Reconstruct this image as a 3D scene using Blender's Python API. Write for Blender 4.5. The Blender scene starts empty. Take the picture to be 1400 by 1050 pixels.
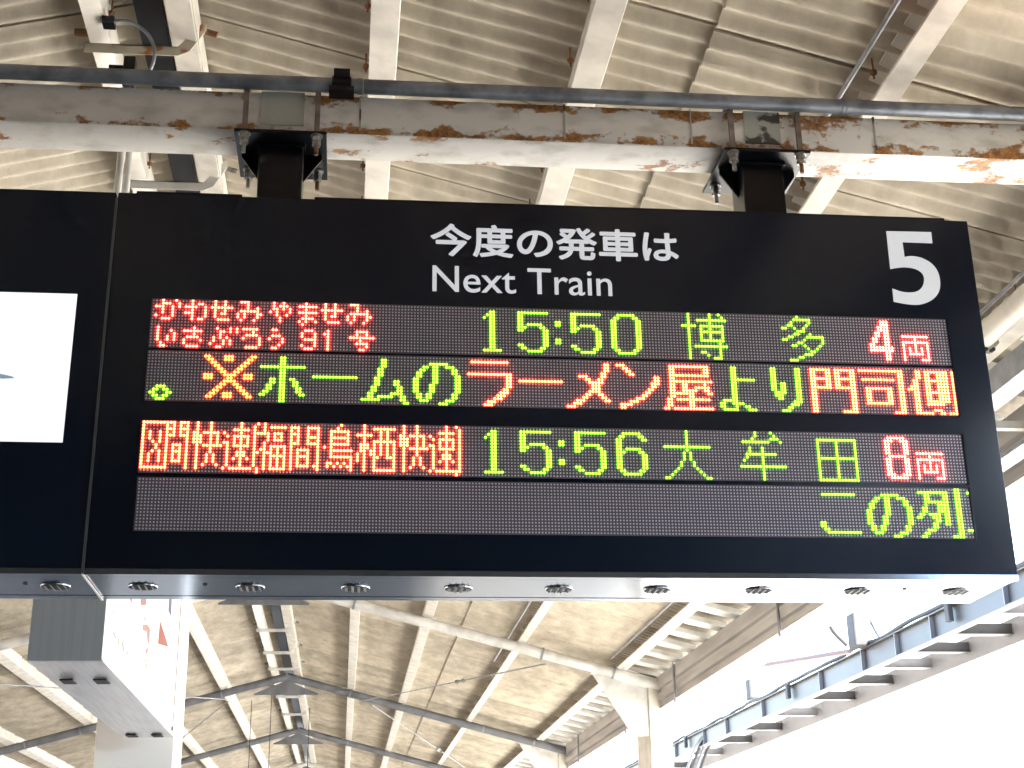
import bpy, bmesh, math, random
from mathutils import Vector, Matrix
random.seed(7)
S = bpy.context.scene
COL = S.collection

# ------------------------------------------------------------------ camera
camd = bpy.data.cameras.new("camera")
cam = bpy.data.objects.new("camera", camd)
COL.objects.link(cam)
S.camera = cam
FPX, V0 = 2013.06, 450.383
pi_, ya_, ro_ = 0.375548, 0.114719, -0.017458
fw = Vector((math.sin(ya_)*math.cos(pi_), math.cos(ya_)*math.cos(pi_), math.sin(pi_)))
r0 = Vector((math.cos(ya_), -math.sin(ya_), 0)); u0 = r0.cross(fw)
RR = math.cos(ro_)*r0 + math.sin(ro_)*u0
UU = -math.sin(ro_)*r0 + math.cos(ro_)*u0
cam.matrix_world = Matrix(((RR.x, UU.x, -fw.x, 0.62096), (RR.y, UU.y, -fw.y, -4.31737),
                           (RR.z, UU.z, -fw.z, 1.65), (0, 0, 0, 1)))
camd.sensor_width = 36; camd.lens = FPX/1400*36
camd.shift_y = -(525-V0)/1400
camd.clip_start = 0.05; camd.clip_end = 3000

# ------------------------------------------------------------------ light
EXPO = 4.1
sun_to = Vector((0.60, -0.55, 0.78)).normalized()
elev = math.asin(sun_to.z)
azim = math.atan2(sun_to.x, sun_to.y)
w = bpy.data.worlds.new("World"); S.world = w; w.use_nodes = True
nt = w.node_tree; nt.nodes.clear()
sky = nt.nodes.new("ShaderNodeTexSky"); sky.sky_type = 'NISHITA'; sky.sun_disc = False
sky.sun_elevation = elev; sky.sun_rotation = azim; sky.dust_density = 1.0; sky.air_density = 1.0
bg = nt.nodes.new("ShaderNodeBackground"); bg.inputs[1].default_value = 0.13
wo = nt.nodes.new("ShaderNodeOutputWorld")
nt.links.new(sky.outputs[0], bg.inputs[0]); nt.links.new(bg.outputs[0], wo.inputs[0])
sd = bpy.data.lights.new("sun", 'SUN'); sd.energy = 4.6; sd.angle = math.radians(0.5); sd.color = (1, .93, .82)
so = bpy.data.objects.new("sun", sd); COL.objects.link(so)
so.rotation_euler = (-sun_to).to_track_quat('-Z', 'Y').to_euler(); so.location = (8, -6, 12)
S.view_settings.view_transform = 'Standard'; S.view_settings.look = 'None'
S.view_settings.exposure = EXPO; S.view_settings.gamma = 1.0
S.view_settings.use_curve_mapping = False
try:
    S.cycles.max_bounces = 8; S.cycles.diffuse_bounces = 5; S.cycles.glossy_bounces = 4
    S.cycles.sample_clamp_indirect = 6.0; S.cycles.caustics_reflective = False
except Exception:
    pass

# ------------------------------------------------------------------ materials
MATS = {}
def mat(name, col, rough=.6, metal=0.0, vary=0.0, scale=6.0, bump=0.0, bscale=60.0, col2=None, stretch=None, thr=(.4, .65), spec=None):
    if name in MATS: return MATS[name]
    m = bpy.data.materials.new(name); m.use_nodes = True; MATS[name] = m
    n = m.node_tree.nodes; l = m.node_tree.links; b = n["Principled BSDF"]
    b.inputs["Base Color"].default_value = (*col, 1); b.inputs["Roughness"].default_value = rough
    b.inputs["Metallic"].default_value = metal
    if spec is not None: b.inputs["Specular IOR Level"].default_value = spec
    tc = n.new("ShaderNodeTexCoord"); mp = n.new("ShaderNodeMapping")
    l.new(tc.outputs["Object"], mp.inputs[0])
    if stretch: mp.inputs["Scale"].default_value = stretch
    if vary or col2:
        nz = n.new("ShaderNodeTexNoise"); nz.inputs["Scale"].default_value = scale; nz.inputs["Detail"].default_value = 6
        l.new(mp.outputs[0], nz.inputs[0])
        mx = n.new("ShaderNodeMix"); mx.data_type = 'RGBA'
        rp = n.new("ShaderNodeMapRange"); rp.inputs[1].default_value = thr[0]; rp.inputs[2].default_value = thr[1]
        l.new(nz.outputs[0], rp.inputs[0]); l.new(rp.outputs[0], mx.inputs[0])
        c2 = col2 or tuple(max(0, c*(1-vary)) for c in col)
        mx.inputs[6].default_value = (*col, 1); mx.inputs[7].default_value = (*c2, 1)
        l.new(mx.outputs[2], b.inputs["Base Color"])
    if bump:
        nb = n.new("ShaderNodeTexNoise"); nb.inputs["Scale"].default_value = bscale; nb.inputs["Detail"].default_value = 5
        l.new(mp.outputs[0], nb.inputs[0])
        bp = n.new("ShaderNodeBump"); bp.inputs["Strength"].default_value = bump; bp.inputs["Distance"].default_value = .004
        l.new(nb.outputs[0], bp.inputs["Height"]); l.new(bp.outputs[0], b.inputs["Normal"])
    return m
def emat(name, col, strength, dark=(.02, .02, .02)):
    if name in MATS: return MATS[name]
    m = mat(name, dark, .3)
    b = m.node_tree.nodes["Principled BSDF"]
    b.inputs["Emission Color"].default_value = (*col, 1)
    b.inputs["Emission Strength"].default_value = strength/2**EXPO
    return m
def rust_mat(name, paint, zlo, zhi, amount=.5):
    m = bpy.data.materials.new(name); m.use_nodes = True; MATS[name] = m
    n = m.node_tree.nodes; l = m.node_tree.links; b = n["Principled BSDF"]; b.inputs["Roughness"].default_value = .62
    def N(t, **k):
        o = n.new(t)
        for a, v in k.items(): setattr(o, a, v)
        return o
    def math_(op, a, bb):
        o = N("ShaderNodeMath", operation=op)
        for i, x in enumerate((a, bb)):
            if isinstance(x, (int, float)): o.inputs[i].default_value = x
            else: l.new(x, o.inputs[i])
        return o.outputs[0]
    geo = N("ShaderNodeNewGeometry"); sep = N("ShaderNodeSeparateXYZ"); l.new(geo.outputs["Position"], sep.inputs[0])
    nz = N("ShaderNodeTexNoise"); nz.inputs["Scale"].default_value = 4.6; nz.inputs["Detail"].default_value = 4; nz.inputs["Roughness"].default_value = .62
    mp = N("ShaderNodeMapping"); mp.inputs["Scale"].default_value = (1, 1.4, 1.9); mp.inputs["Location"].default_value = (3.7, 0, 1.2)
    l.new(geo.outputs["Position"], mp.inputs[0]); l.new(mp.outputs[0], nz.inputs[0])
    nf = N("ShaderNodeTexNoise"); nf.inputs["Scale"].default_value = 34; nf.inputs["Detail"].default_value = 9; nf.inputs["Roughness"].default_value = .8
    l.new(geo.outputs["Position"], nf.inputs[0])
    # edges rust first
    dlo = math_('ABSOLUTE', math_('SUBTRACT', sep.outputs[2], zlo), 0)
    dhi = math_('ABSOLUTE', math_('SUBTRACT', sep.outputs[2], zhi), 0)
    dmin = math_('MINIMUM', dlo, dhi)
    edge = math_('MULTIPLY', math_('SUBTRACT', 0.05, dmin), 3.4)
    right = math_('MULTIPLY', math_('MINIMUM', math_('MAXIMUM', sep.outputs[0], -.2), 3.0), .022)
    sn = N('ShaderNodeSeparateXYZ'); l.new(geo.outputs['Normal'], sn.inputs[0])
    under = math_('MULTIPLY', math_('MINIMUM', sn.outputs[2], 0.0), .11)
    s = math_('ADD', under, math_('ADD', math_('ADD', math_('ADD', nz.outputs[0], math_('MULTIPLY', nf.outputs[0], .42)), edge), right))
    mr = N("ShaderNodeMapRange"); l.new(s, mr.inputs[0]); mr.inputs[1].default_value = .93-amount*.12; mr.inputs[2].default_value = .985-amount*.12
    ramp = N("ShaderNodeValToRGB"); l.new(nf.outputs[0], ramp.inputs[0])
    ramp.color_ramp.elements[0].position = .36; ramp.color_ramp.elements[0].color = (.06, .028, .012, 1)
    ramp.color_ramp.elements[1].position = .62; ramp.color_ramp.elements[1].color = (.50, .25, .07, 1)
    e = ramp.color_ramp.elements.new(.47); e.color = (.24, .10, .03, 1)
    # paint, dirty
    n2 = N("ShaderNodeTexNoise"); n2.inputs["Scale"].default_value = 9; n2.inputs["Detail"].default_value = 8
    l.new(mp.outputs[0], n2.inputs[0])
    mp_ = N("ShaderNodeMix", data_type='RGBA'); mp_.inputs[6].default_value = (*paint, 1)
    mp_.inputs[7].default_value = (paint[0]*.72, paint[1]*.72, paint[2]*.68, 1)
    mr2 = N("ShaderNodeMapRange"); l.new(n2.outputs[0], mr2.inputs[0]); mr2.inputs[1].default_value = .48; mr2.inputs[2].default_value = .72
    l.new(mr2.outputs[0], mp_.inputs[0])
    mx = N("ShaderNodeMix", data_type='RGBA'); l.new(mr.outputs[0], mx.inputs[0]); l.new(mp_.outputs[2], mx.inputs[6]); l.new(ramp.outputs[0], mx.inputs[7])
    l.new(mx.outputs[2], b.inputs["Base Color"])
    bp = N("ShaderNodeBump"); bp.inputs["Strength"].default_value = .6; bp.inputs["Distance"].default_value = .004
    l.new(math_('ADD', nf.outputs[0], mr.outputs[0]), bp.inputs["Height"]); l.new(bp.outputs[0], b.inputs["Normal"])
    return m

M_SLATE = None
def slate():
    m = bpy.data.materials.new("weathered_slate_sheet"); m.use_nodes = True
    n = m.node_tree.nodes; l = m.node_tree.links; b = n["Principled BSDF"]; b.inputs["Roughness"].default_value = .8
    geo = n.new("ShaderNodeNewGeometry"); mp = n.new("ShaderNodeMapping"); l.new(geo.outputs["Position"], mp.inputs[0])
    mp.inputs["Scale"].default_value = (1.8, .8, 1)
    a = n.new("ShaderNodeTexNoise"); a.inputs["Scale"].default_value = 3.2; a.inputs["Detail"].default_value = 7; a.inputs["Roughness"].default_value = .6
    l.new(mp.outputs[0], a.inputs[0])
    r = n.new("ShaderNodeValToRGB"); l.new(a.outputs[0], r.inputs[0])
    r.color_ramp.elements[0].position = .3; r.color_ramp.elements[0].color = (.35, .31, .25, 1)
    r.color_ramp.elements[1].position = .66; r.color_ramp.elements[1].color = (.56, .515, .425, 1)
    e = r.color_ramp.elements.new(.5); e.color = (.46, .415, .335, 1)
    c = n.new("ShaderNodeTexNoise"); c.inputs["Scale"].default_value = 9; c.inputs["Detail"].default_value = 4
    l.new(geo.outputs["Position"], c.inputs[0])
    mr = n.new("ShaderNodeMapRange"); mr.inputs[1].default_value = .62; mr.inputs[2].default_value = .78; mr.inputs[4].default_value = .32
    l.new(c.outputs[0], mr.inputs[0])
    mx = n.new("ShaderNodeMix"); mx.data_type = 'RGBA'; l.new(mr.outputs[0], mx.inputs[0]); l.new(r.outputs[0], mx.inputs[6]); mx.inputs[7].default_value = (.12, .10, .085, 1)
    hs = n.new("ShaderNodeHueSaturation"); oi = n.new("ShaderNodeObjectInfo")
    mr3 = n.new("ShaderNodeMapRange"); mr3.inputs[3].default_value = .80; mr3.inputs[4].default_value = 1.16; l.new(oi.outputs["Random"], mr3.inputs[0])
    l.new(mr3.outputs[0], hs.inputs["Value"]); l.new(mx.outputs[2], hs.inputs["Color"]); l.new(hs.outputs[0], b.inputs["Base Color"])
    f = n.new("ShaderNodeTexNoise"); f.inputs["Scale"].default_value = 70; f.inputs["Detail"].default_value = 5; l.new(geo.outputs["Position"], f.inputs[0])
    bp = n.new("ShaderNodeBump"); bp.inputs["Strength"].default_value = .35; bp.inputs["Distance"].default_value = .004
    l.new(f.outputs[0], bp.inputs["Height"]); l.new(bp.outputs[0], b.inputs["Normal"])
    return m
M_SLATE = slate()
WHITE = mat("cream_painted_steel", (.74, .71, .64), .45, vary=.22, scale=7, bump=.2, bscale=30)
WHITE2 = mat("off_white_paint", (.66, .66, .64), .5, vary=.3, scale=5, bump=.2)
GREYP = mat("grey_galvanised", (.30, .32, .35), .45, .35, vary=.35, scale=9, bump=.25, bscale=90)
CONDUIT = mat("bluegrey_conduit", (.24, .27, .31), .42, .4, vary=.5, scale=12, bump=.3, bscale=120)
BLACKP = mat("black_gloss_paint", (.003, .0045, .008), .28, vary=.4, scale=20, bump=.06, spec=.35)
CASE = mat("sky_tinted_black_casing", (.0012, .0065, .018), .24, spec=.34)  # black casing with the blue of reflected sky put into its colour
BOLT = mat("zinc_bolt", (.35, .35, .34), .35, .8, vary=.4, scale=60)
STRAP = mat("brown_grey_strap", (.24, .20, .17), .5, .4, vary=.4, scale=25)
ALU = mat("brushed_aluminium", (.30, .35, .42), .14, .95, vary=.12, scale=4, stretch=(1, 40, 1), bump=.02)
DARK = mat("dark_void", (.01, .01, .012), .6)
LETTER = emat("white_backlit_lettering", (.90, .95, 1), .50, dark=(.4, .4, .42))
BOARD = mat("led_board", (.085, .078, .112), .6)
LEDOFF = mat("unlit_led", (.62, .60, .66), .25)
RUSTY = mat("rust_brown", (.30, .13, .05), .8, col2=(.12, .06, .03), scale=20, bump=.4)

# ------------------------------------------------------------------ mesh helpers
def tag(o, label=None, cat=None, group=None, kind=None):
    if label: o["label"] = label
    if cat: o["category"] = cat
    if group: o["group"] = group
    if kind: o["kind"] = kind
    return o
def link(o, parent=None):
    COL.objects.link(o)
    if parent is not None:
        o.parent = parent
        o.matrix_parent_inverse = PINV.get(parent.name, Matrix.Identity(4))
    return o
PINV = {}
def empty(name, loc, label, cat, group=None):
    o = bpy.data.objects.new(name, None); COL.objects.link(o); o.location = loc; o.empty_display_size = .1
    PINV[o.name] = Matrix.Translation(-Vector(loc))
    return tag(o, label, cat, group)
def mesh_obj(name, bm, m, parent=None, smooth=False, bevel=0, recalc=True):
    if recalc: bmesh.ops.recalc_face_normals(bm, faces=bm.faces)
    if bevel: bmesh.ops.bevel(bm, geom=list(bm.edges), offset=bevel, segments=2, affect='EDGES', profile=.6)
    me = bpy.data.meshes.new(name); bm.to_mesh(me); bm.free()
    for mm in (m if isinstance(m, (list, tuple)) else [m]): me.materials.append(mm)
    if smooth:
        for p in me.polygons: p.use_smooth = True
        if smooth == 'auto':
            try: me.set_sharp_from_angle(angle=math.radians(35))
            except Exception: pass
    o = bpy.data.objects.new(name, me)
    return link(o, parent)
def split_obj(name, bm, m, parent=None, **kw):
    bm.verts.index_update(); bm.faces.index_update(); bm.verts.ensure_lookup_table(); seen = set(); out = []
    for v0 in list(bm.verts):
        if v0.index in seen: continue
        comp = []; st = [v0]; seen.add(v0.index)
        while st:
            v = st.pop(); comp.append(v)
            for e_ in v.link_edges:
                o_ = e_.other_vert(v)
                if o_.index not in seen: seen.add(o_.index); st.append(o_)
        nb = bmesh.new(); mp_ = {v.index: nb.verts.new(v.co) for v in comp}
        fs_ = {f.index: f for v in comp for f in v.link_faces}
        for f in fs_.values(): nb.faces.new([mp_[v.index] for v in f.verts])
        out.append(mesh_obj(name, nb, m, parent, **kw))
    bm.free(); return out
def box(bm, x0, x1, y0, y1, z0, z1, mi=0):
    v = [bm.verts.new((x, y, z)) for x in (x0, x1) for y in (y0, y1) for z in (z0, z1)]
    for f in ((0, 1, 3, 2), (4, 6, 7, 5), (0, 4, 5, 1), (2, 3, 7, 6), (0, 2, 6, 4), (1, 5, 7, 3)):
        fc = bm.faces.new([v[i] for i in f]); fc.material_index = mi
    return v
def bmx(*boxes):
    bm = bmesh.new()
    for b in boxes: box(bm, *b)
    return bm
def tube(bm, p, q, r, seg=12, r2=None, caps=True):
    p = Vector(p); q = Vector(q); d = (q-p).normalized(); r2 = r if r2 is None else r2
    a = d.orthogonal().normalized(); b = d.cross(a)
    A = [bm.verts.new(p+(a*math.cos(t)+b*math.sin(t))*r) for t in [2*math.pi*i/seg for i in range(seg)]]
    B = [bm.verts.new(q+(a*math.cos(t)+b*math.sin(t))*r2) for t in [2*math.pi*i/seg for i in range(seg)]]
    for i in range(seg): bm.faces.new((A[i], A[(i+1) % seg], B[(i+1) % seg], B[i]))
    if caps: bm.faces.new(A[::-1]); bm.faces.new(B)
def path_tube(bm, pts, r, seg=8):
    pts = [Vector(p) for p in pts]; rings = []; a = None
    for i, p in enumerate(pts):
        d = (pts[min(i+1, len(pts)-1)]-pts[max(i-1, 0)]).normalized()
        a = d.orthogonal().normalized() if a is None else (a-d*a.dot(d)).normalized()
        b = d.cross(a)
        rings.append([bm.verts.new(p+(a*math.cos(t)+b*math.sin(t))*r) for t in [2*math.pi*k/seg for k in range(seg)]])
    for A, B in zip(rings, rings[1:]):
        for i in range(seg): bm.faces.new((A[i], A[(i+1) % seg], B[(i+1) % seg], B[i]))
    bm.faces.new(rings[0][::-1]); bm.faces.new(rings[-1])
def prism(bm, pts, axis, a0, a1):
    """closed polygon pts (2d) extruded along axis"""
    def P(t, c):
        if axis == 'y': return (t[0], c, t[1])
        if axis == 'x': return (c, t[0], t[1])
        return (t[0], t[1], c)
    A = [bm.verts.new(P(t, a0)) for t in pts]; B = [bm.verts.new(P(t, a1)) for t in pts]
    n = len(pts)
    for i in range(n): bm.faces.new((A[i], A[(i+1) % n], B[(i+1) % n], B[i]))
    bm.faces.new(A[::-1]); bm.faces.new(B)
def smoothpath(pts, n=6):
    out = []
    P = [Vector(p) for p in pts]
    for i in range(len(P)-1):
        p0 = P[max(i-1, 0)]; p1 = P[i]; p2 = P[i+1]; p3 = P[min(i+2, len(P)-1)]
        for k in range(n):
            t = k/n
            out.append(.5*((2*p1)+(p2-p0)*t+(2*p0-5*p1+4*p2-p3)*t*t+(-p0+3*p1-3*p2+p3)*t**3))
    out.append(P[-1]); return out

# ------------------------------------------------------------------ ground (the setting)
def plane(name, x0, x1, y0, y1, z, m):
    bm = bmesh.new(); v = [bm.verts.new(c) for c in ((x0, y0, z), (x1, y0, z), (x1, y1, z), (x0, y1, z))]; bm.faces.new(v)
    o = mesh_obj(name, bm, m, recalc=False); tag(o, kind="structure"); return o
BALLAST = mat("pale_brown_ballast", (.085, .07, .055), .95, col2=(.05, .04, .03), scale=14, bump=1, bscale=25)
CONC = mat("platform_asphalt", (.045, .043, .040), .85, vary=.25, scale=2.5, bump=.2)
CONC2 = mat("pale_platform_concrete", (.74, .71, .66), .85, vary=.12, scale=2.5, bump=.2)
EARTH = mat("pale_ground", (.60, .57, .51), .95, vary=.3, scale=.15)
plane("ground", -1500, 1500, -1500, 1500, -1.15, EARTH)
BOUNCE = mat("pale_bounce_bed", (.60, .57, .51), .85, vary=.15, scale=3, bump=.3)  # unseen track bed made pale to bounce light onto the roof
plane("track_bed", 4.75, 9.6, -60, 160, -1.10, BOUNCE)
plane("track_bed", -10.5, -5.35, -60, 160, -1.10, BALLAST)
o = mesh_obj("platform_floor", bmx((-5.3, 4.7, -40, 120, -1.1, 0)), CONC); tag(o, kind="structure")
o = mesh_obj("opposite_platform_floor", bmx((9.7, 17.0, -40, 120, -1.1, 0)), CONC2); tag(o, kind="structure")

bw = empty("unseen_sky_blocker", (-16, 20, 0), "long grey-brown block beyond the left track, added out of view to block skylight", "light blocker")  # unseen block added to keep skylight out from the left
mesh_obj("wall", bmx((-17.5, -12.0, -60, 110, -1.12, 8.5)), mat("dark_brick_wall", (.16, .13, .11), .9, vary=.3, scale=2), bw)
for i in range(20):
    mesh_obj("window", bmx((-11.99, -11.95, -30+i*6, -27+i*6, 1.2, 3.0)), mat("window_glass", (.03, .04, .05), .1), bw)

WRM = mat("dark_stained_timber", (.05, .045, .04), .8, vary=.3, scale=3)
ob_ = empty("unseen_sun_blocker", (0, -26, 5.8), "long dark brown block behind the viewer, added out of view to shade the platform", "light blocker")  # unseen block added to cut sun and sky light from behind
mesh_obj("walls", bmx((-45, 5.0, -30, -7.0, -1.2, 7.5)), WRM, ob_)
mesh_obj("low_wing", bmx((5.0, 34, -30, -7.0, -1.2, 4.1)), WRM, ob_)
for i in range(10):
    mesh_obj("window", bmx((-38+i*7, -35.5+i*7, -6.99, -6.95, 1.5, 3.5)), mat("window_glass", (.03, .04, .05), .1), ob_)

# ------------------------------------------------------------------ canopy roof
XR, ZR, MS = -0.30, 5.352, 0.26          # ridge x, sheet mid height, slope
Y0R, YEND = -6.9, 46.0
PITCH = .13; SW = 7*PITCH
roof = empty("canopy_roof", (XR, 0, ZR), "corrugated tan slate roof of the platform canopy seen from below", "roof")
def sheet_mesh(L):
    bm = bmesh.new(); N = 7*10+5; rows = []
    for zoff in (0, .008):
        for s in (0, L):
            rows.append([bm.verts.new((s, i*PITCH/10, .019*math.cos(2*math.pi*i/10)+.015*(i/70.0)+zoff)) for i in range(N+1)])
    a, b, c, d = rows
    for i in range(N):
        bm.faces.new((a[i], b[i], b[i+1], a[i+1])); bm.faces.new((c[i], c[i+1], d[i+1], d[i]))
        bm.faces.new((a[i], a[i+1], c[i+1], c[i])); bm.faces.new((b[i], d[i], d[i+1], b[i+1]))
    bm.faces.new((a[0], c[0], d[0], b[0])); bm.faces.new((a[N], b[N], d[N], c[N]))
    bmesh.ops.recalc_face_normals(bm, faces=bm.faces)
    me = bpy.data.meshes.new("roof_sheet"); bm.to_mesh(me); bm.free(); me.materials.append(M_SLATE)
    for p in me.polygons: p.use_smooth = True
    try: me.set_sharp_from_angle(angle=math.radians(40))
    except Exception: pass
    return me
L1, L2 = 2.45, 2.42
mU, mL = sheet_mesh(L1), sheet_mesh(L2)
ang = math.atan(MS)
k = 0
y = Y0R
while y < YEND:
    for sgn in (1, -1):
        for part, (me, s0, dz) in enumerate(((mU, .04, .0), (mL, .04+L1-.16, -.022))):
            o = bpy.data.objects.new("roof_sheet", me); link(o, roof)
            R = Matrix.Rotation(ang if sgn == 1 else -ang, 4, 'Y')
            jitter = random.uniform(-.002, .002)
            if sgn == 1:
                o.matrix_basis = Matrix.Translation((XR+math.cos(ang)*s0, y, ZR-math.sin(ang)*s0+dz+jitter)) @ R
            else:
                o.matrix_basis = Matrix.Translation((XR-math.cos(ang)*(s0+(L1 if part == 0 else L2)), y, ZR-math.sin(ang)*(s0+(L1 if part == 0 else L2))+dz+jitter)) @ R
    y += SW
# ridge cap
bm = bmesh.new()
prism(bm, [(XR-.22, ZR-.01), (XR, ZR+.07), (XR+.22, ZR-.01), (XR+.22, ZR), (XR, ZR+.08), (XR-.22, ZR)], 'y', Y0R, YEND)
mesh_obj("ridge_cap", bm, M_SLATE, roof)

# purlins (undersides on the plane z = 5.2 - .26|x+.3|)
def zp(x): return 5.20-MS*abs(x-XR)
def purlin(xa, xb, label, h=.135, boxy=False, m=WHITE):
    x0, x1 = sorted((xa, xb))
    e = empty("purlin", ((x0+x1)/2, Y0R, zp((x0+x1)/2)), label, "purlin", "long white roof purlins")
    t = .006
    za, zb = zp(x0), zp(x1)
    # channel: bottom flange, web on the ridge side, top flange
    for j, (a, b) in enumerate(((Y0R, 4.9), (4.905, 12.2), (12.205, 19.5), (19.505, 26.8), (26.805, 34.1), (34.105, YEND))):
        bm = bmesh.new()
        if boxy:
            prism(bm, [(x0, za), (x1, zb), (x1, zb+h), (x0, za+h)], 'y', a, b)
            bmesh.ops.bevel(bm, geom=[ed for ed in bm.edges if abs((ed.verts[0].co-ed.verts[1].co).y) > .5], offset=.008, segments=2, affect='EDGES')
        else:   # channel open towards the left, web on the right
            prism(bm, [(x0, za+.012), (x0, za), (x1-.004, zb), (x1, zb+.004), (x1, zb+h), (x0+.02, za+h), (x0+.02, za+h-t), (x1-t, zb+h-t), (x1-t, zb+t), (x0+.004, za+t), (x0+.004, za+.012)], 'y', a, b)
        mesh_obj("purlin_length", bm, m, e, smooth='auto')
    bm = bmesh.new(); yy = -2.0; xs = x0-.012 if (x0+x1)/2 > XR else x1+.012
    while yy < 7:
        zb_ = zp(xs)
        tube(bm, (xs, yy, zb_+.14), (xs, yy, zb_+.05), .004, 5); tube(bm, (xs, yy, zb_+.085), (xs, yy, zb_+.07), .013, 6)
        yy += .455 if random.random() < .8 else .91
    mesh_obj("hook_bolts", bm, RUSTY, e)["kind"] = "stuff"
    return e
purlin(-.20, -.075, "wide white ridge purlin just right of the ridge gap", boxy=True)
purlin(-.535, -.455, "narrower white ridge purlin just left of the ridge gap")
purlin(.655, .77, "white purlin running up from the middle of the sign top")
purlin(1.47, 1.58, "white purlin crossing the rusty beam left of the right hanger")
purlin(2.54, 2.625, "white purlin right of the right hanger with a thin conduit along it")
purlin(3.66, 3.77, "white purlin nearest the right-hand gutter", m=WHITE)
purlin(-1.32, -1.215, "white purlin on the left slope beside the white column")
purlin(-2.36, -2.26, "white purlin high on the left slope, mostly behind the signs")
purlin(-3.36, -3.24, "white purlin on the left slope behind the lightbox")
purlin(-4.50, -4.38, "white purlin nearest the left eave")
o = mesh_obj("ridge_box_strip", bmx((-.335, -.215, Y0R, YEND, 5.215, 5.262)), BLACKP); tag(o, "black box strip running in the gap between the two ridge purlins", "duct")  # plain black box strip filling part of the ridge gap
# conduit beside purlin 3
bm = bmesh.new(); path_tube(bm, [(2.44, y_, zp(2.44)+.03) for y_ in (-3, 2, 8, 14)], .009)
c = mesh_obj("thin_conduit", bm, GREYP, None, smooth=True); tag(c, "thin grey conduit clipped along the purlin right of the right hanger", "conduit")
for yy in (.6, 1.75, 3.1, 4.6):
    mesh_obj("conduit_clip", bmx((2.425, 2.535, yy, yy+.03, zp(2.44)+.018, zp(2.44)+.05)), DARK, c)
bm = bmesh.new(); path_tube(bm, [(3.55, y_, zp(3.55)+.03) for y_ in (-3, 2, 8, 12)], .010)
c = mesh_obj("thin_conduit", bm, GREYP, None, smooth=True); tag(c, "thin grey conduit running along the outermost right purlin", "conduit")

# ridge brackets
def ridge_bracket(yy, label, drop=.03, rust=False):
    e = empty("ridge_bracket", (XR, yy, 5.1), label, "bracket", "cross brackets under the ridge purlins")
    z = zp(-.5)-drop
    m = mat("rusty_cream_steel", (.6, .55, .45), .6, col2=(.38, .17, .06), scale=9, thr=(.52, .6), bump=.3) if rust else WHITE2
    mesh_obj("cross_bar", bmx((-.55, -.16, yy, yy+.005, z-.045, z), (-.55, -.16, yy, yy+.05, z-.005, z)), m, e)
    bm = bmesh.new()
    prism(bm, [(-.16, z-.045), (-.16, z), (-.06, z+.13), (-.045, z+.13), (-.045, z+.09), (-.11, z-.02)], 'y', yy, yy+.006)
    mesh_obj("bent_arm", bm, m, e)
    bm = bmesh.new(); tube(bm, (-.60, yy+.02, z+.06), (-.53, yy+.02, z+.06), .018, 8); tube(bm, (-.07, yy+.02, z+.10), (.0, yy+.02, z+.08), .014, 8)
    split_obj("hook_bolt", bm, RUSTY if rust else BOLT, e)
    return e
ridge_bracket(1.23, "rust-edged cream bracket under the ridge above the left hanger", rust=True)
ridge_bracket(2.5, "cream bracket under the ridge seen just below the rusty beam")
for i, yy in enumerate((11.2, 12.6, 15.2, 17.0, 18.5, 21.6, 24.0)):
    ridge_bracket(yy, "cream bracket under the ridge, number %s of the row going away beneath the sign" % ("first", "second", "third", "fourth", "fifth", "sixth", "last")[i])

# black fitting and cable on the near bracket
e = empty("pole_fitting", (-.36, 1.3, 4.98), "black clamp fitting with two bolts gripping a thin pole under the ridge", "clamp")
mesh_obj("body", bmx((-.385, -.335, 1.24, 1.30, 4.93, 5.07)), BLACKP, e, bevel=.006)
bm = bmesh.new()
for zz in (4.975, 5.02): tube(bm, (-.445, 1.26, zz), (-.38, 1.26, zz), .012, 10)
split_obj("side_bolt", bm, BLACKP, e, smooth='auto')
bm = bmesh.new(); tube(bm, (-.372, 1.31, 5.05), (-.372, 1.31, 4.0), .016, 14)
p = mesh_obj("hanging_pole", bm, WHITE2, None, smooth='auto'); tag(p, "pale thin pole hanging from the ridge behind the rusty beam", "pole")
bm = bmesh.new(); path_tube(bm, smoothpath([(-.44, 1.1, 5.14), (-.36, 1.1, 5.15), (-.28, 1.14, 5.12), (-.245, 1.16, 5.04), (-.27, 1.2, 4.97), (-.345, 1.235, 4.935)]), .008)
c = mesh_obj("looped_cable", bm, GREYP, None, smooth=True); tag(c, "grey cable looping beside the black clamp under the ridge", "cable")
mesh_obj("junction_box", bmx((-.46, -.41, 1.08, 1.14, 5.13, 5.16)), BLACKP, c)

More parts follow.
